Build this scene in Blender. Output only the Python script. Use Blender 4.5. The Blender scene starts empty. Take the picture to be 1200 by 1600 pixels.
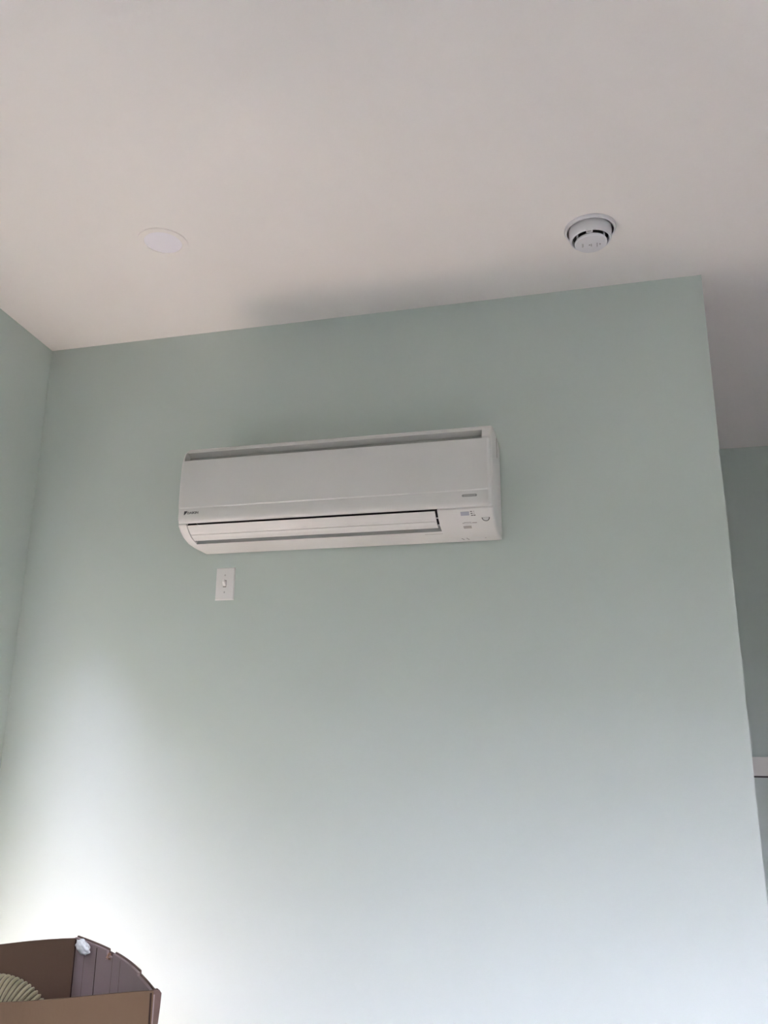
import bpy, bmesh, math, random
from mathutils import Vector, Matrix

random.seed(7)
scene = bpy.context.scene
COL = scene.collection

# ------------------------------------------------------------------ camera
cam_d = bpy.data.cameras.new('camera')
cam = bpy.data.objects.new('camera', cam_d)
COL.objects.link(cam)
scene.camera = cam
FW = Vector((-0.23655083, 0.93484031, 0.2647967))
RT = Vector((0.96993576, 0.24323787, 0.00774386))
UP = Vector((0.05716931, -0.25866761, 0.96427317))
m = Matrix.Identity(4)
for i in range(3):
    m[i][0], m[i][1], m[i][2] = RT[i], UP[i], -FW[i]
m[0][3], m[1][3], m[2][3] = 0.0, -2.65, 1.35
cam.matrix_world = m
cam_d.sensor_fit = 'VERTICAL'
cam_d.sensor_height = 36.0
cam_d.lens = 1294.83 / 1600.0 * 36.0
cam_d.clip_start = 0.02

# ------------------------------------------------------------------ light
SKY_COL = (0.89, 0.84, 1.07)
SKY_STRENGTH = 4.15
SUN_STRENGTH = 25.5
SUN_DIR = Vector((1.0, 0.70, -4.2)).normalized()
EXPOSURE = 4.05

world = bpy.data.worlds.new('sky')
scene.world = world
world.use_nodes = True
bg = world.node_tree.nodes['Background']
bg.inputs['Color'].default_value = (*SKY_COL, 1)
bg.inputs['Strength'].default_value = SKY_STRENGTH

sun_d = bpy.data.lights.new('sun', 'SUN')
sun_d.energy = SUN_STRENGTH
sun_d.color = (1.0, 0.905, 0.85)
sun_d.angle = math.radians(0.53)
sun = bpy.data.objects.new('sun', sun_d)
COL.objects.link(sun)
sun.rotation_euler = SUN_DIR.to_track_quat('-Z', 'Y').to_euler()
sun.location = (-4, -4, 8)

vs = scene.view_settings
vs.view_transform = 'Standard'
vs.look = 'None'
vs.exposure = EXPOSURE
vs.gamma = 1.0
vs.use_curve_mapping = False

# ------------------------------------------------------------------ materials
def mat(name, col, rough=0.5, bump=0.0, bscale=200.0, var=0.0, vscale=3.0, spec=0.5,
        metal=0.0, trans=0.0, stretch=None):
    mt = bpy.data.materials.new(name)
    mt.use_nodes = True
    nt = mt.node_tree
    b = nt.nodes['Principled BSDF']
    b.inputs['Base Color'].default_value = (*col, 1)
    b.inputs['Roughness'].default_value = rough
    b.inputs['Metallic'].default_value = metal
    b.inputs['Specular IOR Level'].default_value = spec
    b.inputs['Transmission Weight'].default_value = trans
    tc = nt.nodes.new('ShaderNodeTexCoord')
    src = tc.outputs['Object']
    if stretch:
        mp = nt.nodes.new('ShaderNodeMapping')
        mp.inputs['Scale'].default_value = stretch
        nt.links.new(src, mp.inputs['Vector'])
        src = mp.outputs['Vector']
    if bump > 0:
        n = nt.nodes.new('ShaderNodeTexNoise')
        n.inputs['Scale'].default_value = bscale
        n.inputs['Detail'].default_value = 3
        nt.links.new(src, n.inputs['Vector'])
        bp = nt.nodes.new('ShaderNodeBump')
        bp.inputs['Strength'].default_value = bump
        bp.inputs['Distance'].default_value = 0.002
        nt.links.new(n.outputs['Fac'], bp.inputs['Height'])
        nt.links.new(bp.outputs['Normal'], b.inputs['Normal'])
    if var > 0:
        n = nt.nodes.new('ShaderNodeTexNoise')
        n.inputs['Scale'].default_value = vscale
        n.inputs['Detail'].default_value = 4
        nt.links.new(src, n.inputs['Vector'])
        mx = nt.nodes.new('ShaderNodeMix')
        mx.data_type = 'RGBA'
        mx.inputs['A'].default_value = (*[c * (1 - var) for c in col], 1)
        mx.inputs['B'].default_value = (*[min(1, c * (1 + var)) for c in col], 1)
        nt.links.new(n.outputs['Fac'], mx.inputs['Factor'])
        nt.links.new(mx.outputs['Result'], b.inputs['Base Color'])
    return mt

M_WALL = mat('sage_paint', (0.555, 0.63, 0.588), 0.55, 0.10, 260, 0.012, 2.5, 0.35)
M_CEIL = mat('white_ceiling_paint', (0.905, 0.88, 0.845), 0.8, 0.12, 220, 0.01, 2.0, 0.2)
M_FLOOR = mat('brown_oak_floor', (0.42, 0.368, 0.318), 0.35, 0.05, 60, 0.15, 4.0, 0.5, stretch=(1, 8, 1))
M_TRIM = mat('white_trim_paint', (0.74, 0.735, 0.70), 0.4, 0.03, 80, 0.01)
M_GROUND = mat('dark_soil', (0.03, 0.028, 0.024), 0.9, 0.2, 30, 0.15, 2.0)  # unseen ground made near-black to cut sunlight bouncing into the room
M_SKYBLOCK = mat('sky_block_leaves', (0.045, 0.06, 0.03), 0.8, 0.6, 20, 0.4, 12.0)
M_AC = mat('white_plastic', (0.70, 0.695, 0.67), 0.42, 0.02, 500, 0.01, 6.0, 0.4)
M_ACIN = mat('dark_interior_plastic', (0.03, 0.025, 0.025), 0.6, 0.02, 300, 0.05)
M_SLOT = mat('grey_intake_plastic', (0.42, 0.42, 0.40), 0.6, 0.02, 300, 0.03)
M_SEAM = mat('dark_joint_and_shade', (0.05, 0.045, 0.045), 0.7, 0.02, 300, 0.05)
M_INK = mat('dark_grey_print', (0.07, 0.07, 0.075), 0.5, 0.0, 1, 0.05)
M_GREYINK = mat('grey_print', (0.30, 0.30, 0.29), 0.5, 0.0, 1, 0.05)
M_STICK = mat('taupe_sticker', (0.36, 0.33, 0.31), 0.5, 0.0, 1, 0.04)
M_DISP = mat('lilac_display_window', (0.42, 0.43, 0.50), 0.25, 0.0, 1, 0.02)
M_BTN = mat('clear_grey_button', (0.62, 0.63, 0.62), 0.25, 0.0, 1, 0.02)
M_DET = mat('cool_white_plastic', (0.76, 0.765, 0.79), 0.45, 0.02, 400, 0.01)
M_LENS = mat('frosted_lens', (0.90, 0.885, 0.93), 0.6, 0.02, 300, 0.01)
M_SW = mat('switch_white_plastic', (0.82, 0.81, 0.79), 0.3, 0.01, 300, 0.01)
M_SCREW = mat('painted_screw', (0.66, 0.65, 0.63), 0.35, 0.02, 300, 0.03)
M_CARD = mat('brown_cardboard_shaded', (0.135, 0.090, 0.054), 0.85, 0.15, 150, 0.10, 9.0, 0.15, stretch=(1, 1, 0.25))  # darker than plain cardboard: shadow on the box is put into the colour
M_CARDIN = mat('brown_cardboard_inside_shaded', (0.098, 0.066, 0.044), 0.88, 0.12, 120, 0.08, 7.0, 0.12, stretch=(1, 1, 0.25))  # shade inside the box is put into this darker brown
M_LINER = mat('pale_cardboard_liner', (0.27, 0.215, 0.205), 0.88, 0.10, 120, 0.06, 9.0, 0.12, stretch=(1, 1, 0.2))
M_CEDGE = mat('cardboard_cut_edge', (0.13, 0.09, 0.075), 0.9, 0.3, 400, 0.2, 60.0, 0.1)
M_TORN = mat('torn_cardboard', (0.30, 0.19, 0.13), 0.95, 0.4, 300, 0.2, 80.0, 0.05)
M_CREASE = mat('crease_dark', (0.035, 0.022, 0.016), 0.9, 0.1, 200, 0.1, 30.0, 0.1)
M_TAPE = mat('cloudy_clear_tape', (0.74, 0.80, 0.80), 0.22, 0.25, 90, 0.08, 40.0, 0.5)
M_HOSE = mat('olive_corrugated_plastic', (0.33, 0.31, 0.19), 0.5, 0.03, 200, 0.08, 20.0, 0.4)
M_HOSEDK = mat('hose_groove_shade', (0.10, 0.085, 0.05), 0.6, 0.03, 200, 0.08, 20.0, 0.3)

M_PANE = bpy.data.materials.new('dimming_tint_glass'); M_PANE.use_nodes = True
_nt = M_PANE.node_tree; _nt.nodes.clear()
_o = _nt.nodes.new('ShaderNodeOutputMaterial'); _t = _nt.nodes.new('ShaderNodeBsdfTransparent'); _g = _nt.nodes.new('ShaderNodeBsdfGlossy'); _m = _nt.nodes.new('ShaderNodeMixShader')
_t.inputs['Color'].default_value = (0.69, 0.68, 0.70, 1)      # one face; light passes two
_g.inputs['Roughness'].default_value = 0.02
_m.inputs['Fac'].default_value = 0.04
_nt.links.new(_t.outputs[0], _m.inputs[1]); _nt.links.new(_g.outputs[0], _m.inputs[2]); _nt.links.new(_m.outputs[0], _o.inputs['Surface'])

# ------------------------------------------------------------------ helpers
def link(name, verts, faces, material, parent=None, smooth=False):
    me = bpy.data.meshes.new(name)
    me.from_pydata([tuple(v) for v in verts], [], faces)
    me.validate()
    bm = bmesh.new(); bm.from_mesh(me)
    bmesh.ops.remove_doubles(bm, verts=bm.verts, dist=1e-6)
    bmesh.ops.recalc_face_normals(bm, faces=bm.faces)
    bm.to_mesh(me); bm.free()
    mats = material if isinstance(material, (list, tuple)) else [material]
    for x in mats:
        me.materials.append(x)
    if smooth:
        for p in me.polygons:
            p.use_smooth = True
        me.set_sharp_from_angle(angle=math.radians(32))
    o = bpy.data.objects.new(name, me)
    COL.objects.link(o)
    if parent:
        o.parent = parent
        o.matrix_parent_inverse = parent.matrix_world.inverted()
    return o

def empty(name, loc):
    o = bpy.data.objects.new(name, None)
    o.empty_display_size = 0.05
    o.location = loc
    o.matrix_world = Matrix.Translation(Vector(loc))
    COL.objects.link(o)
    return o

def tag(o, label=None, cat=None, group=None, kind=None):
    if label: o['label'] = label
    if cat: o['category'] = cat
    if group: o['group'] = group
    if kind: o['kind'] = kind
    return o

class MB:
    def __init__(self):
        self.v, self.f = [], []
    def add(self, verts, faces):
        o = len(self.v)
        self.v += [tuple(x) for x in verts]
        self.f += [tuple(i + o for i in f) for f in faces]
    def box(self, a, b, T=None):
        x0, y0, z0 = a; x1, y1, z1 = b
        vs_ = [(x0, y0, z0), (x1, y0, z0), (x1, y1, z0), (x0, y1, z0),
               (x0, y0, z1), (x1, y0, z1), (x1, y1, z1), (x0, y1, z1)]
        if T: vs_ = [T(Vector(p)) for p in vs_]
        self.add(vs_, [(0, 3, 2, 1), (4, 5, 6, 7), (0, 1, 5, 4), (1, 2, 6, 5), (2, 3, 7, 6), (3, 0, 4, 7)])
    def loft(self, rings, cap=True, closed=True):
        n = len(rings[0]); o = len(self.v)
        for r in rings: self.v += [tuple(p) for p in r]
        for k in range(len(rings) - 1):
            for i in range(n if closed else n - 1):
                j = (i + 1) % n
                self.f.append((o + k * n + i, o + k * n + j, o + (k + 1) * n + j, o + (k + 1) * n + i))
        if cap:
            self.f.append(tuple(o + i for i in reversed(range(n))))
            self.f.append(tuple(o + (len(rings) - 1) * n + i for i in range(n)))
    def lathe(self, prof, c, seg=64):
        # prof: list of (r, z) ; open profile ends on axis where r == 0
        rings = []
        for i in range(seg):
            a = 2 * math.pi * i / seg
            rings.append([(c[0] + r * math.cos(a), c[1] + r * math.sin(a), c[2] + z) for r, z in prof])
        o = len(self.v); n = len(prof)
        for r in rings: self.v += r
        for i in range(seg):
            j = (i + 1) % seg
            for k in range(n - 1):
                self.f.append((o + i * n + k, o + j * n + k, o + j * n + k + 1, o + i * n + k + 1))
    def build(self, name, material, parent=None, smooth=False):
        return link(name, self.v, self.f, material, parent, smooth)

# ------------------------------------------------------------------ the room
ZC = 2.861           # ceiling height
XL, XR = -2.065, 0.4195
HALL_Y = 1.84
ROOM_BACK = -3.5
ROOM_RIGHT = 3.1
LW = 0.0799          # the left wall is a few degrees off square
U = Vector((math.sin(LW), -math.cos(LW), 0))     # along the left wall, towards the camera
N_OUT = Vector((-math.cos(LW), -math.sin(LW), 0))
def LWT(p):          # (s along wall, outward, z) -> world
    return Vector((XL, 0, 0)) + U * p[0] + N_OUT * p[1] + Vector((0, 0, p[2]))

# glazed garden door opening in the left wall, out of frame
D_S0, D_S1, D_HEAD, W_T = 0.34, 0.72, 2.03, 0.09

def slab_in_plan(name, z0, z1, material):
    c = [LWT((-2.1, W_T, 0)), LWT((3.6, W_T, 0)), Vector((ROOM_RIGHT + 0.12, ROOM_BACK - 0.12, 0)), Vector((ROOM_RIGHT + 0.12, HALL_Y + 0.12, 0))]
    q = MB(); q.loft([[(p.x, p.y, z) for p in c] for z in (z0, z1)])
    return tag(q.build(name, material), kind='structure')
slab_in_plan('floor', -0.12, 0.0, M_FLOOR)
slab_in_plan('ceiling', ZC, ZC + 0.2, M_CEIL)
# main wall with the air conditioner (front face Y = 0, free end at XR)
b = MB(); b.box((XL - 0.02, 0, 0), (XR, 0.12, ZC)); tag(b.build('wall_front', M_WALL), kind='structure')
# left wall with its door opening
b = MB()
b.box((-2.1, 0, 0), (D_S0, W_T, ZC), LWT)
b.box((D_S0, 0, D_HEAD), (D_S1, W_T, ZC), LWT)
b.box((D_S1, 0, 0), (3.6, W_T, ZC), LWT)
tag(b.build('wall_left', M_WALL), kind='structure')
# fixed light in that opening: frame, and pane with tint added to dim daylight
b = MB()
b.box((D_S0, 0.055, 0.0), (D_S0 + 0.012, W_T, D_HEAD), LWT); b.box((D_S1 - 0.012, 0.055, 0.0), (D_S1, W_T, D_HEAD), LWT)
b.box((D_S0 + 0.012, 0.055, D_HEAD - 0.012), (D_S1 - 0.012, W_T, D_HEAD), LWT); b.box((D_S0 + 0.012, 0.055, 0.0), (D_S1 - 0.012, W_T, 0.012), LWT)
win = tag(b.build('window_1', M_TRIM), kind='structure')
b = MB(); b.box((D_S0 + 0.012, 0.070, 0.012), (D_S1 - 0.012, 0.074, D_HEAD - 0.012), LWT); b.build('pane', M_PANE, win)
b = MB(); b.box((-2.4, HALL_Y, 0), (ROOM_RIGHT + 0.1, HALL_Y + 0.12, ZC)); tag(b.build('wall_hall', M_WALL), kind='structure')
b = MB(); b.box((ROOM_RIGHT, ROOM_BACK, 0), (ROOM_RIGHT + 0.12, HALL_Y, ZC)); tag(b.build('wall_right', M_WALL), kind='structure')
# wall behind the camera with a wide garden door opening
WX0, WX1, WZ0, WZ1 = -0.2, 2.8, 0.0, 2.05
b = MB()
b.box((-2.3, ROOM_BACK - 0.12, 0), (WX0, ROOM_BACK, ZC))
b.box((WX1, ROOM_BACK - 0.12, 0), (ROOM_RIGHT + 0.12, ROOM_BACK, ZC))
b.box((WX0, ROOM_BACK - 0.12, WZ1), (WX1, ROOM_BACK, ZC))
tag(b.build('wall_back', M_WALL), kind='structure')
# ledge trim on the far hall wall: board, bed mould and a dark strip painting the shadow gap under it
t = MB(); t.box((-2.0, HALL_Y - 0.030, 1.222), (ROOM_RIGHT, HALL_Y + 0.002, 1.283))
tr = tag(t.build('trim_1', M_TRIM), kind='structure')
t = MB(); t.box((-2.0, HALL_Y - 0.020, 1.196), (ROOM_RIGHT, HALL_Y + 0.002, 1.222)); t.build('bed_mould', M_TRIM, tr)
t = MB(); t.box((-2.0, HALL_Y - 0.006, 1.188), (ROOM_RIGHT, HALL_Y + 0.002, 1.196)); t.build('joint_shade', M_SEAM, tr)
# ground outside the openings
b = MB(); b.box((-30, -30, -0.35), (30, 30, -0.15)); tag(b.build('ground', M_GROUND), kind='structure')

# unseen roof added to keep sun and high sky off the back door
b = MB(); b.box((-2.4, ROOM_BACK - 3.4, 3.40), (7.0, ROOM_BACK - 0.12, 3.52)); tag(b.build('sun_block_roof', M_TRIM), kind='structure')
# unseen hedge boxes added to raise the skyline and cut sky light indoors
def sky_block(name, a, c):
    q = MB(); q.box(a, c); return tag(q.build(name, M_SKYBLOCK), kind='structure')
sky_block('sky_block_hedge', (-6.2, -6.2, -0.15), (-5.4, 6.0, 4.8))
sky_block('sky_block_hedge', (-5.4, -6.2, -0.15), (-2.6, -5.4, 5.5))
for i, h_ in enumerate((2.25, 2.85, 2.5, 3.05, 2.15, 2.75, 3.0, 2.45)):
    sky_block('sky_block_hedge', (-2.6 + 1.35 * i, -7.5, -0.15), (-2.6 + 1.35 * (i + 1), -6.7, h_))

# ------------------------------------------------------------------ air conditioner
AXL, AXR = -1.321, -0.270
ac = tag(empty('air_conditioner', ((AXL + AXR) / 2, 0, 1.98)),
         'white split air conditioner mounted high on the sage green wall', 'air conditioner')
Z0 = -0.15
LOW = [(0.011, 2.130), (0.10, 2.130), (0.15, 2.1345), (0.185, 2.146), (0.21, 2.161), (0.2285, 2.180)]
FRONT = [(0.228, 2.1845), (0.226, 2.19), (0.226, 2.400), (0.229, 2.412)]
TOPF = [(0.221, 2.433), (0.205, 2.450), (0.187, 2.461), (0.165, 2.4655)]
TOP = [(0.05, 2.459), (0.02, 2.450), (0.011, 2.436)]
# intake slot cut (replaces FRONT end + TOPF start)
FRONT_CUT = [(0.228, 2.1845), (0.226, 2.19), (0.226, 2.396), (0.186, 2.394), (0.186, 2.428), (0.2085, 2.4405)]
TOPF_CUT = [(0.205, 2.450), (0.187, 2.461), (0.165, 2.4655)]
# outlet cut in the lower face
OUT_D = 0.1465       # lip of the outlet opening
def low_z(d):
    for (a, za), (c, zc) in zip(LOW[:-1], LOW[1:]):
        if a <= d <= c: return za + (zc - za) * (d - a) / (c - a)
    return LOW[-1][1]
LOW_CUT = [(0.011, 2.130), (0.10, 2.130), (OUT_D, low_z(OUT_D)), (0.135, 2.160), (0.140, 2.205), (0.205, 2.215), (0.2200, 2.1880)]
P_FULL = LOW + FRONT + TOPF + TOP
P_IN = LOW + FRONT_CUT + TOPF_CUT + TOP
P_BOTH = LOW_CUT + [(0.226, 2.1895)] + FRONT_CUT[2:] + TOPF_CUT + TOP
def ring(prof, x, inset=0.0):
    n = len(prof); out = []
    for i, (d, z) in enumerate(prof):
        if inset:
            p0, p1 = prof[i - 1], prof[(i + 1) % n]
            tx, tz = p1[0] - p0[0], p1[1] - p0[1]
            L = math.hypot(tx, tz) or 1
            # counter-clockwise in (d,z): inward normal is (-tz, tx)
            d2, z2 = d - tz / L * inset, z + tx / L * inset
            d = max(0.011, d2) if d > 0.0115 else d
            z = z2
        out.append((x, -d, z + Z0))
    return out
b = MB()
r_ = 0.009
st = [(AXL + r_ * (1 - math.sin(a)), r_ * (1 - math.cos(a))) for a in [math.radians(k) for k in (90, 60, 35, 15, 0)]]
b.loft([ring(P_FULL, x, i) for x, i in st] + [ring(P_FULL, -1.3125)])
b.loft([ring(P_IN, -1.3125), ring(P_IN, -1.2885)])
b.loft([ring(P_BOTH, -1.2885), ring(P_BOTH, -0.4442)])
b.loft([ring(P_IN, -0.4442), ring(P_IN, -0.3015)])
st = [(AXR - r_ * (1 - math.sin(a)), r_ * (1 - math.cos(a))) for a in [math.radians(k) for k in (0, 15, 35, 60, 90)]]
b.loft([ring(P_FULL, -0.3015)] + [ring(P_FULL, x, i) for x, i in st])
casing = b.build('casing', M_AC, ac, True)

# front panel
PP = [(0.2262, 2.1858), (0.2300, 2.1860), (0.2345, 2.1876), (0.2382, 2.1910), (0.2410, 2.1965), (0.2426, 2.2045), (0.2430, 2.22), (0.2430, 2.2335),
      (0.2456, 2.2370), (0.2462, 2.26), (0.2465, 2.29), (0.2462, 2.32), (0.2452, 2.35), (0.2436, 2.38), (0.2405, 2.4005), (0.2385, 2.4025), (0.2262, 2.4025)]
b = MB()
def pring(x, ins):
    return [(x, -max(0.2262, d - ins), z + Z0) for d, z in PP]
xa, xb = AXL + 0.0025, AXR - 0.0045
b.loft([pring(xa + x, i) for x, i in ((0, 0.016), (0.0008, 0.010), (0.0025, 0.0058), (0.005, 0.0030), (0.008, 0.0010), (0.012, 0))] + [pring(xb - x, i) for x, i in ((0.012, 0), (0.008, 0.0010), (0.005, 0.0030), (0.0025, 0.0058), (0.0008, 0.010), (0, 0.016))])
panel = b.build('front_panel', M_AC, ac, True)

# dark interior of the outlet, and the joint lines
def strip(name, prof, x0, x1, material, parent, smooth=False):
    q = MB()
    q.loft([[(x, -d, z + Z0) for d, z in prof] for x in (x0, x1)])
    return q.build(name, material, parent, smooth)
outlet = strip('outlet_duct', [(0.1362, 2.1595), (0.1408, 2.2042), (0.2045, 2.2142), (0.2255, 2.1876), (0.2235, 2.1866), (0.203, 2.2125), (0.142, 2.2027), (0.1375, 2.1595)],
               -1.2884, -0.4443, M_ACIN, ac)
# inner louvre blade seen in the slot
strip('inner_louvre', [(0.141, 2.152), (0.165, 2.168), (0.164, 2.170), (0.140, 2.154)], -1.280, -0.500, mat('brown_grey_louvre', (0.15, 0.125, 0.12), 0.6, 0.02, 300, 0.04), ac)
for x in (-1.10, -0.88, -0.66):
    strip('louvre_fin', [(0.139, 2.160), (0.160, 2.172), (0.160, 2.20), (0.142, 2.20)], x, x + 0.002, M_ACIN, ac)
# side walls of the outlet opening stay dark in the joint beside the flap
strip('outlet_cheek', [(0.149, 2.142), (0.186, 2.1535), (0.209, 2.168), (0.222, 2.180), (0.205, 2.21), (0.142, 2.20)], -0.4449, -0.4443, M_ACIN, ac)
strip('outlet_cheek', [(0.149, 2.142), (0.186, 2.1535), (0.209, 2.168), (0.222, 2.180), (0.205, 2.21), (0.142, 2.20)], -1.2884, -1.2878, M_ACIN, ac)

# swing flap that covers the outlet: follows the chin, with a shallow groove
def off(d, o):
    z = low_z(d)
    e = 1e-3
    tx, tz = 2 * e, low_z(min(0.2284, d + e)) - low_z(d - e)
    L = math.hypot(tx, tz)
    return (d + tz / L * o, z - tx / L * o)
outer = [0.1685, 0.176, 0.186, 0.1965]
outer2 = [0.2010, 0.209, 0.218, 0.2278]
prof = [off(d, 0.0005) for d in outer] + [off(0.1975, -0.0014), off(0.2000, -0.0014)] + [off(d, 0.0005) for d in outer2]
inner = [off(d, -0.0045) for d in reversed([0.1700, 0.186, 0.209, 0.2260])]
flap = strip('swing_flap', prof + inner, -1.2850, -0.4520, M_AC, ac)
for d in (0.182, 0.209):
    dz = off(d, -0.002)
    strip('hinge_pin', [(dz[0] - .0016, dz[1] - .0016), (dz[0] + .0016, dz[1] - .0016), (dz[0] + .0016, dz[1] + .0016), (dz[0] - .0016, dz[1] + .0016)], -0.4522, -0.4440, M_AC, flap)

# grey back plate inside the top intake slot
strip('intake_back', [(0.1862, 2.3945), (0.190, 2.3945), (0.190, 2.4285), (0.1862, 2.4285)], -1.312, -0.302, M_SLOT, ac)

# things printed on or let into the chin, placed by (x, depth) on its curve
def chin_frame(d):
    z = low_z(d); e = 2e-3
    tx, tz = 2 * e, low_z(min(0.2284, d + e)) - low_z(d - e)
    L = math.hypot(tx, tz)
    T = Vector((0, -tx / L, tz / L))        # up along the face
    Nn = Vector((0, -tz / L, -tx / L))      # outwards
    return Vector((0, -d, z + Z0)), T, Nn
def decal(name, x, d, poly, material, parent, h=0.0006, sink=0.002):
    o, T, Nn = chin_frame(d)
    o = o + Vector((x, 0, 0))
    X = Vector((1, 0, 0))
    q = MB()
    q.loft([[o + X * u + T * v + Nn * hh for u, v in poly] for hh in (-sink, h)])
    return q.build(name, material, parent)
def rect(w, h): return [(-w / 2, -h / 2), (w / 2, -h / 2), (w / 2, h / 2), (-w / 2, h / 2)]
decal('display_window', -0.3602, 0.2175, rect(0.0265, 0.0135), M_DISP, ac)
for x, d in ((-0.3405, 0.2220), (-0.3396, 0.2172), (-0.3388, 0.2125), (-0.3312, 0.2125)):
    decal('indicator_mark', x, d, rect(0.0062, 0.0024), M_INK, ac)
for x, d in ((-0.3325, 0.2220), (-0.3320, 0.2172)):
    decal('indicator_mark', x, d, rect(0.0026, 0.0022), M_GREYINK, ac)
D_out = [(0.0125 * math.cos(a), 0.0035 + 0.0165 * math.sin(a)) for a in [math.pi + math.pi * k / 18 for k in range(19)]]
D_in = [(0.0098 * math.cos(a), 0.0035 + 0.0132 * math.sin(a)) for a in [math.pi + math.pi * k / 18 for k in range(19)]]
btn = decal('push_button', -0.2985, 0.2015, [(u, v + 0.0) for u, v in D_in] , M_BTN, ac, 0.0016)
o_, T_, N_ = chin_frame(0.2015); o_ = o_ + Vector((-0.2985, 0, 0)); q = MB()
nn = len(D_out)
vv = [o_ + Vector((1, 0, 0)) * u + T_ * v + N_ * 0.0009 for u, v in D_out + D_in] + [o_ + Vector((1, 0, 0)) * u + T_ * v - N_ * 0.003 for u, v in D_out + D_in]
ff = []
for i in range(nn - 1):
    ff.append((i, i + 1, nn + i + 1, nn + i))
    ff.append((2 * nn + i, 2 * nn + i + 1, i + 1, i))
q.add(vv, ff); q.build('button_rim', M_SEAM, btn)
for w_, h_, mm, hh in ((0.0215, 0.0068, M_GREYINK, 0.0005), (0.0195, 0.0048, M_AC, 0.0007)):
    decal('caption_frame', -0.3565, 0.1862, rect(w_, h_), mm, ac, hh)
decal('caption_mark', -0.3705, 0.1862, rect(0.0030, 0.0030), M_STICK, ac)
decal('caption_mark', -0.3352, 0.1865, rect(0.0150, 0.0026), M_STICK, ac)
decal('sticker', -0.3600, 0.1645, rect(0.0250, 0.0140), M_STICK, ac)
decal('service_joint', -0.4740, 0.1258, rect(0.0580, 0.0018), M_STICK, ac)
for x in (-0.3925, -0.3765):
    decal('clip_notch', x, 0.050, [(-0.004, 0.010), (-0.001, 0.010), (0.004, -0.012), (0.001, -0.012)], M_STICK, ac)
decal('clip_notch', -0.3183, 0.0529, rect(0.003, 0.006), M_STICK, ac)

# lettering on the front panel
def panel_d(z):
    for (a, za), (c, zc) in zip(PP[1:-2], PP[2:-1]):
        if za <= z <= zc: return a + (c - a) * (z - za) / max(1e-9, zc - za)
    return 0.2436
def text_mesh(name, body, x0, zmid, height, width, d, material, parent, bold=0.0):
    cu = bpy.data.curves.new(name, 'FONT')
    cu.body = body; cu.size = 1.0; cu.offset = bold; cu.resolution_u = 3
    tmp = bpy.data.objects.new(name, cu); COL.objects.link(tmp)
    bpy.context.view_layer.update()
    me = bpy.data.meshes.new_from_object(tmp.evaluated_get(bpy.context.evaluated_depsgraph_get()))
    xs = [v.co.x for v in me.vertices]; ys = [v.co.y for v in me.vertices]
    ax, bx_, ay, by = min(xs), max(xs), min(ys), max(ys)
    for v in me.vertices:
        v.co = Vector((x0 + (v.co.x - ax) / (bx_ - ax) * width, -d, zmid - height / 2 + (v.co.y - ay) / (by - ay) * height))
    bm = bmesh.new(); bm.from_mesh(me)
    ext = bmesh.ops.extrude_face_region(bm, geom=bm.faces[:])
    for g in ext['geom']:
        if isinstance(g, bmesh.types.BMVert): g.co.y += 0.0022
    bmesh.ops.recalc_face_normals(bm, faces=bm.faces)
    bm.to_mesh(me); bm.free()
    me.materials.append(material)
    bpy.data.objects.remove(tmp)
    o = bpy.data.objects.new(name, me); COL.objects.link(o)
    o.parent = parent; o.matrix_parent_inverse = parent.matrix_world.inverted()
    return o
zl = 2.068
dl = panel_d(zl - Z0)
q = MB()
tri = [(-1.2915, zl + 0.0062), (-1.2805, zl + 0.0062), (-1.2835, zl + 0.0005), (-1.2905, zl - 0.0062), (-1.2925, zl - 0.0062)]
q.loft([[(x, -dl - 0.0007, z) for x, z in tri], [(x, -dl + 0.002, z) for x, z in tri]])
logo = q.build('logo_mark', M_INK, panel)
text_mesh('logo_lettering', 'DAIKIN', -1.2800, zl - 0.0003, 0.0078, 0.0385, dl + 0.0006, M_INK, panel, 0.02)
# pill-shaped grey badge with lettering too small to read
zb = 2.0685
db = panel_d(zb - Z0)
bw, bh = 0.0465, 0.0078
pill = [(bw / 2 - bh / 2 + bh / 2 * math.cos(a), bh / 2 * math.sin(a)) for a in [-math.pi / 2 + math.pi * k / 10 for k in range(11)]]
pill += [(-x, -z) for x, z in pill]
q = MB(); q.loft([[(-0.3415 + x, -db - hh, zb + z) for x, z in pill] for hh in (0.0005, -0.002)])
badge = q.build('badge', M_GREYINK, panel)
for k in range(8):
    x = -0.3415 - 0.0165 + k * 0.0045
    q = MB(); pl = [(x, zb - 0.0018), (x + 0.0012, zb - 0.0018), (x + 0.0024, zb + 0.0018), (x + 0.0012, zb + 0.0018)]
    q.loft([[(a, -db - hh, c) for a, c in pl] for hh in (0.0008, -0.001)])
    q.build('badge_stroke', M_AC, badge)
# grip slit in the right-hand side and dark plate standing in for the contact shadow at the wall
q = MB(); q.box((AXR - 0.006, -0.108, 2.232), (AXR + 0.0006, -0.094, 2.298)); q.build('side_slit', M_STICK, ac)
q = MB(); q.box((AXL + 0.012, -0.0115, 1.992), (AXR - 0.010, 0.0, 2.272)); q.build('shadow_gap_plate', M_SEAM, ac)

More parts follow.
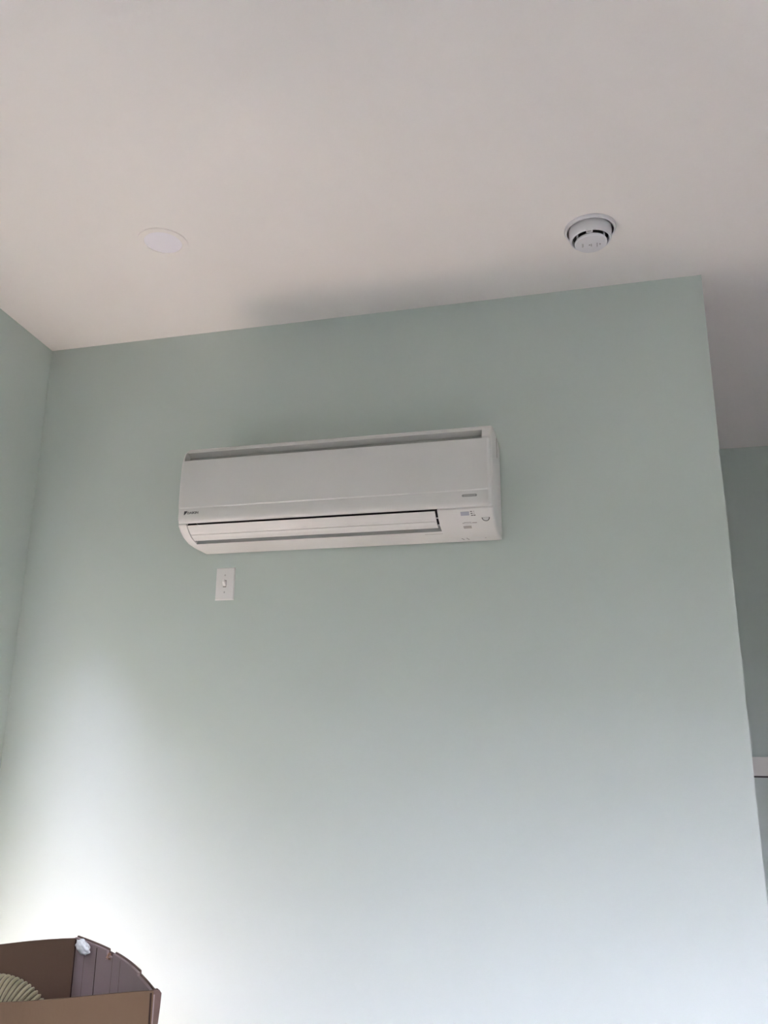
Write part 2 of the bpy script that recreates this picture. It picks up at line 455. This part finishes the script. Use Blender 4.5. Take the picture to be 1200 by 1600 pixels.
# ------------------------------------------------------------------ light switch
sx, sz = -1.2425, 1.8722
sw = tag(empty('light_switch', (sx, 0, sz - 0.0572)), 'white toggle light switch plate below the air conditioner', 'light switch')
q = MB()
def rrect(w, h, y):
    return [(sx - w / 2, y, sz - h / 2), (sx + w / 2, y, sz - h / 2), (sx + w / 2, y, sz + h / 2), (sx - w / 2, y, sz + h / 2)]
q.loft([rrect(0.0705, 0.1150, 0), rrect(0.0705, 0.1150, -0.002), rrect(0.0655, 0.1100, -0.0058), rrect(0.0640, 0.1085, -0.0062)])
q.build('cover_plate', M_SW, sw)
q = MB(); q.box((sx - 0.0060, -0.0068, sz - 0.0125), (sx + 0.0060, -0.004, sz + 0.0125)); bez = q.build('toggle_slot', M_STICK, sw)
q = MB()
q.loft([[(sx - 0.0052, -0.006, sz - 0.0095), (sx + 0.0046, -0.006, sz - 0.0095), (sx + 0.0046, -0.006, sz + 0.0075), (sx - 0.0052, -0.006, sz + 0.0075)],
        [(sx - 0.0046, -0.0185, sz + 0.0050), (sx + 0.0040, -0.0185, sz + 0.0050), (sx + 0.0040, -0.0200, sz + 0.0130), (sx - 0.0046, -0.0200, sz + 0.0130)]])
q.build('toggle', M_SW, sw)
for z in (sz + 0.0302, sz - 0.0302):
    q = MB()
    q.loft([[(sx + 0.0034 * math.cos(a), y, z + 0.0034 * math.sin(a)) for a in [2 * math.pi * k / 16 for k in range(16)]] for y in (-0.005, -0.0068)])
    s_ = q.build('screw', M_SCREW, sw)
    q = MB(); q.box((sx - 0.0005, -0.0071, z - 0.0030), (sx + 0.0005, -0.006, z + 0.0030)); q.build('screw_slot', M_STICK, s_)

# ------------------------------------------------------------------ recessed ceiling light
lx, ly = -1.249, -0.590
lt = tag(empty('ceiling_light', (lx, ly, ZC)), 'round recessed white ceiling downlight with frosted lens', 'ceiling light')
q = MB(); q.lathe([(0.0785, 0), (0.0785, -0.0022), (0.0770, -0.0036), (0.0615, -0.0042), (0.0590, -0.0030), (0.0580, 0.004)], (lx, ly, ZC), 72)
q.build('trim_ring', M_CEIL, lt, True)
q = MB(); q.lathe([(0.0588, -0.0002), (0.045, -0.0006), (0.025, -0.0010), (0.0001, -0.0012)], (lx, ly, ZC), 72)
q.build('lens', M_LENS, lt, True)

# ------------------------------------------------------------------ smoke detector
dx, dy = 0.061, -0.352
sd = tag(empty('smoke_detector', (dx, dy, ZC)), 'white round smoke detector on the ceiling near the wall corner', 'smoke detector')
q = MB(); q.lathe([(0.0001, 0), (0.077, 0), (0.0775, -0.004), (0.075, -0.0095), (0.0701, -0.0105), (0.0701, -0.002)], (dx, dy, ZC), 72); q.build('mounting_base', M_DET, sd, True)
q = MB(); q.lathe([(0.0630, -0.002), (0.0632, -0.012), (0.0630, -0.026), (0.0622, -0.036), (0.0605, -0.0405), (0.0580, -0.0418), (0.0553, -0.0410), (0.0540, -0.038), (0.0530, -0.026), (0.0001, -0.025)], (dx, dy, ZC), 72)
body = q.build('body', M_DET, sd, True)
q = MB(); q.lathe([(0.0530, -0.0252), (0.0530, -0.0268), (0.0001, -0.0268)], (dx, dy, ZC), 48); q.build('sensor_chamber', M_SEAM, body)
q = MB(); q.lathe([(0.0001, -0.044), (0.0462, -0.044), (0.0478, -0.0465), (0.0478, -0.0515), (0.0460, -0.0540), (0.040, -0.0550), (0.0001, -0.0560)], (dx, dy, ZC), 64)
cap = q.build('test_button_cap', M_DET, sd, True)
for k in range(6):
    a = math.radians(30 + 60 * k)
    px, py = dx + 0.0450 * math.cos(a), dy + 0.0450 * math.sin(a)
    q = MB(); q.loft([[(px + 0.0028 * math.cos(t), py + 0.0028 * math.sin(t), ZC + z) for t in [2 * math.pi * j / 10 for j in range(10)]] for z in (-0.0260, -0.0465)])
    q.build('cap_post', M_DET, sd)
q = MB(); q.box((dx - 0.013, dy - 0.0600, ZC - 0.0445), (dx + 0.006, dy - 0.0480, ZC - 0.036)); tb = q.build('status_tab', M_DET, body)
q = MB(); q.box((dx - 0.010, dy - 0.0585, ZC - 0.0449), (dx + 0.002, dy - 0.0545, ZC - 0.040)); q.build('status_window', M_GREYINK, tb)
for (u, v, w_, h_) in ((-0.0255, 0, .0016, .018), (-0.0225, 0, .0010, .016), (0.001, 0.002, .0022, .014), (0.018, 0.004, .0020, .020), (0.0265, 0.002, .003, .006)):
    q = MB(); q.box((dx + u - w_ / 2, dy + v - h_ / 2, ZC - 0.0561), (dx + u + w_ / 2, dy + v + h_ / 2, ZC - 0.0500)); q.build('cap_slit', M_GREYINK, cap)
q = MB(); q.loft([[(dx - 0.0075, dy + 0.000, ZC + z), (dx - 0.0025, dy + 0.004, ZC + z), (dx - 0.0025, dy - 0.004, ZC + z)] for z in (-0.050, -0.0563)]); q.build('arrow_mark', M_GREYINK, cap)

# ------------------------------------------------------------------ cardboard box
RIM = 0.85
FR = Vector((-1.343, -0.548, RIM)); NR = Vector((-0.909, -0.923, RIM))
UL = Vector((-0.878, -0.478, 0)).normalized()
BW = 0.43
FL = FR + UL * BW; NL = NR + UL * BW
ctr = (FR + NR + FL + NL) / 4
box = tag(empty('cardboard_box', (ctr.x, ctr.y, 0)), 'tall open brown cardboard box with a crumpled top edge in the corner', 'box')
TH = 0.006
def slab(name, A, B, tops, material, inward, parent, bow=0.0, th=TH, zb=0.0, n=None, bowz=True):
    """vertical cardboard sheet from A to B with a top edge given as (t, dz) pairs"""
    d = (B - A); L = d.length
    nrm = Vector(inward).normalized()
    q = MB(); rings = []
    for t, dz in tops:
        p = A.lerp(B, t) - nrm * (bow * math.sin(math.pi * t))
        zt = RIM + dz
        zm = RIM * 0.45
        base = A.lerp(B, t)
        ins = nrm * th
        rings.append([Vector((base.x, base.y, zb)), Vector((p.x, p.y, zm)), Vector((p.x, p.y, zt)),
                      Vector((p.x, p.y, zt)) + ins, Vector((p.x, p.y, zm)) + ins, Vector((base.x, base.y, zb)) + ins])
    q.loft(rings)
    return q.build(name, material, parent, False)
cen = Vector((ctr.x, ctr.y, 0))
def inw(A, B):
    d = (B - A); nn_ = Vector((-d.y, d.x, 0)).normalized()
    mid = (A + B) / 2
    if nn_.dot(cen - mid) < 0: nn_ = -nn_
    return nn_
def edge(n, f): return [(i / n, f(i / n)) for i in range(n + 1)]
# far side
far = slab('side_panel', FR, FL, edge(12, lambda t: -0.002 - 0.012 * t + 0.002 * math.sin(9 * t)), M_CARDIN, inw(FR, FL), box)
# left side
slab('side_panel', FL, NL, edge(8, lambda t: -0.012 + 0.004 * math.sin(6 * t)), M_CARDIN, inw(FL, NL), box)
# front side, stops short of the corner fold
NR2 = NR * 1
front = slab('side_panel', NR2, NL, edge(16, lambda t: -0.001 + 0.0018 * math.sin(7 * t + 1) - 0.003 * t), M_CARD, inw(NR, NL), box)
# right side: bowed outwards, dented top edge
def rt_top(t):
    z = 0.004 * math.sin(math.pi * t)
    if 0.35 < t < 0.42: z -= 0.009
    if 0.75 < t: z -= 0.006
    return z
ts = sorted(set([i / 24 for i in range(25)] + [0.349, 0.351, 0.419, 0.421, 0.749, 0.751]))
right = slab('side_panel', FR, NR, [(t, rt_top(t)) for t in ts], M_LINER, inw(FR, NR), box, bow=0.022)
q = MB(); q.add([FR * 1, NR * 1, NL * 1, FL * 1], [(0, 1, 2, 3)])
q = MB()
lo = [Vector((p.x, p.y, 0.0)) for p in (FR, NR, NL, FL)]
hi = [Vector((p.x, p.y, 0.012)) for p in (FR, NR, NL, FL)]
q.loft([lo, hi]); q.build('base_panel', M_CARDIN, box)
# darker outer liner that stands just proud of the right side's rim
q = MB(); rr = []
nrt = inw(FR, NR)
for t in ts:
    p = FR.lerp(NR, t) - nrt * (0.022 * math.sin(math.pi * t))
    z1 = RIM + 0.0035 + rt_top(t) * (0.3 if 0.35 < t < 0.42 else 1.0)
    rr.append([Vector((p.x, p.y, RIM - 0.12)), Vector((p.x, p.y, z1)), Vector((p.x, p.y, z1)) - nrt * 0.003, Vector((p.x, p.y, RIM - 0.12)) - nrt * 0.003])
q.loft(rr); q.build('outer_liner', M_CEDGE, right)
# score lines on the right side's inner face; the first strip darkens the far corner
nin = inw(FR, NR)
def on_right(t, z, o):
    p = FR.lerp(NR, t) - nin * (0.022 * math.sin(math.pi * t)) + nin * (TH + o)
    return Vector((p.x, p.y, z))
for t, w_, mm in ((0.012, 0.006, M_CREASE), (0.115, 0.0016, M_CEDGE), (0.24, 0.0036, M_CREASE), (0.42, 0.0016, M_CEDGE), (0.515, 0.0022, M_CEDGE)):
    q = MB(); dt = w_ / (NR - FR).length / 2
    q.loft([[on_right(t - dt, z, 0.0004), on_right(t + dt, z, 0.0004), on_right(t + dt, z, -0.002), on_right(t - dt, z, -0.002)] for z in (RIM * 0.46, RIM + rt_top(t) - 0.004)])
    q.build('score_and_corner_line', mm, right)
# dark slit beside the folded corner and the crushed fold itself
nfr = inw(NR, NL)
def on_front(u, z, o):
    p = NR + UL * u - nfr * o
    return Vector((p.x, p.y, z))
q = MB(); q.loft([[on_front(u0, z, 0.0008), on_front(u0 + 0.004, z, 0.0008), on_front(u0 + 0.004, z, -0.003), on_front(u0, z, -0.003)] for u0, z in ((0.004, 0.10), (0.006, 0.6), (0.009, RIM - 0.003))])
q.build('corner_slit', M_CREASE, front)
q = MB(); ds = (NR - FR).normalized()
q.loft([[NR + Vector((0, 0, zz)) + UL * 0.006 - nfr * 0.001, NR + Vector((0, 0, zz)) - UL * o - nfr * 0.002, NR + Vector((0, 0, zz)) - UL * o - ds * 0.014, NR + Vector((0, 0, zz)) + UL * 0.003 - ds * 0.012]
        for zz, o in ((-0.60, 0.001), (-0.10, 0.004), (-0.03, 0.009), (-0.004, 0.010), (0.0015, 0.006))])
q.build('corner_fold', M_CEDGE, front)
# torn notch fibres on the right rim
q = MB()
for k in range(9):
    t = 0.355 + 0.01 * random.random() * 6
    c = on_right(t, RIM - 0.004 - 0.010 * random.random(), -0.002)
    s_ = 0.004 + 0.004 * random.random()
    vv = [c + Vector((random.uniform(-1, 1), random.uniform(-1, 1), random.uniform(-1, 1))) * s_ for _ in range(6)]
    q.add(vv, [(0, 1, 2), (0, 2, 3), (0, 3, 4), (0, 4, 1), (5, 2, 1), (5, 3, 2), (5, 4, 3), (5, 1, 4)])
q.build('torn_edge', M_TORN, right)
# lump of crumpled tape at the far right corner
bm = bmesh.new()
bmesh.ops.create_icosphere(bm, subdivisions=4, radius=1.0)
from mathutils import noise
dr = (NR - FR).normalized()
tc_ = FR + dr * 0.072 + Vector((0, 0, -0.010)) + nin * 0.006
for v in bm.verts:
    p = v.co.copy()
    k = 1 + 0.22 * noise.noise(p * 2.3) + 0.10 * noise.noise(p * 6.0)
    p *= k
    v.co = tc_ + dr * (p.x * 0.050) + nin * (p.y * 0.010) + Vector((0, 0, p.z * 0.016))
me = bpy.data.meshes.new('tape'); bm.to_mesh(me); bm.free(); me.materials.append(M_TAPE)
for p in me.polygons: p.use_smooth = True
tp = bpy.data.objects.new('tape', me); COL.objects.link(tp); tp.parent = box; tp.matrix_parent_inverse = box.matrix_world.inverted()
tag(tp, 'cloudy crumpled clear tape')

# ------------------------------------------------------------------ corrugated hose in the box
hose = tag(empty('corrugated_hose', (ctr.x, ctr.y, 0.012)), 'olive corrugated flexible hose curling inside the cardboard box', 'hose')
hr = 0.045
c0 = Vector((-1.425, -0.745, 0)); ax = Vector((0.97, 0.24, 0)).normalized()
q = MB(); q2 = MB(); rings = []
Rarc = 0.105
ztop = 0.760
pts = []
for k in range(161):
    a = math.pi * (k / 160)
    pts.append(c0 + ax * (-Rarc * math.cos(a)) + Vector((0, 0, ztop - Rarc + Rarc * math.sin(a))))
for k in range(60):
    pts.append(pts[160] + Vector((0, 0, -0.0095 * (k + 1))))
pts = [pts[0] + Vector((0, 0, -0.0095 * (60 - k))) for k in range(60)] + pts
side = Vector((-ax.y, ax.x, 0))
acc = 0
for i, p in enumerate(pts):
    tg = (pts[min(i + 1, len(pts) - 1)] - pts[max(i - 1, 0)]).normalized()
    bn = tg.cross(side).normalized()
    if i: acc += (p - pts[i - 1]).length
    r = hr if (i % 4) in (0, 1) else hr - 0.004
    rings.append([p + side * (r * math.cos(t)) + bn * (r * math.sin(t)) for t in [2 * math.pi * j / 28 for j in range(28)]])
q.loft(rings)
tube = q.build('corrugated_tube', [M_HOSE, M_HOSEDK], hose)
for p in tube.data.polygons:            # shade in the grooves between ribs, painted as darker faces
    if len(p.vertices) == 4 and sum((v // 28) % 4 in (2, 3) for v in p.vertices) >= 3: p.material_index = 1
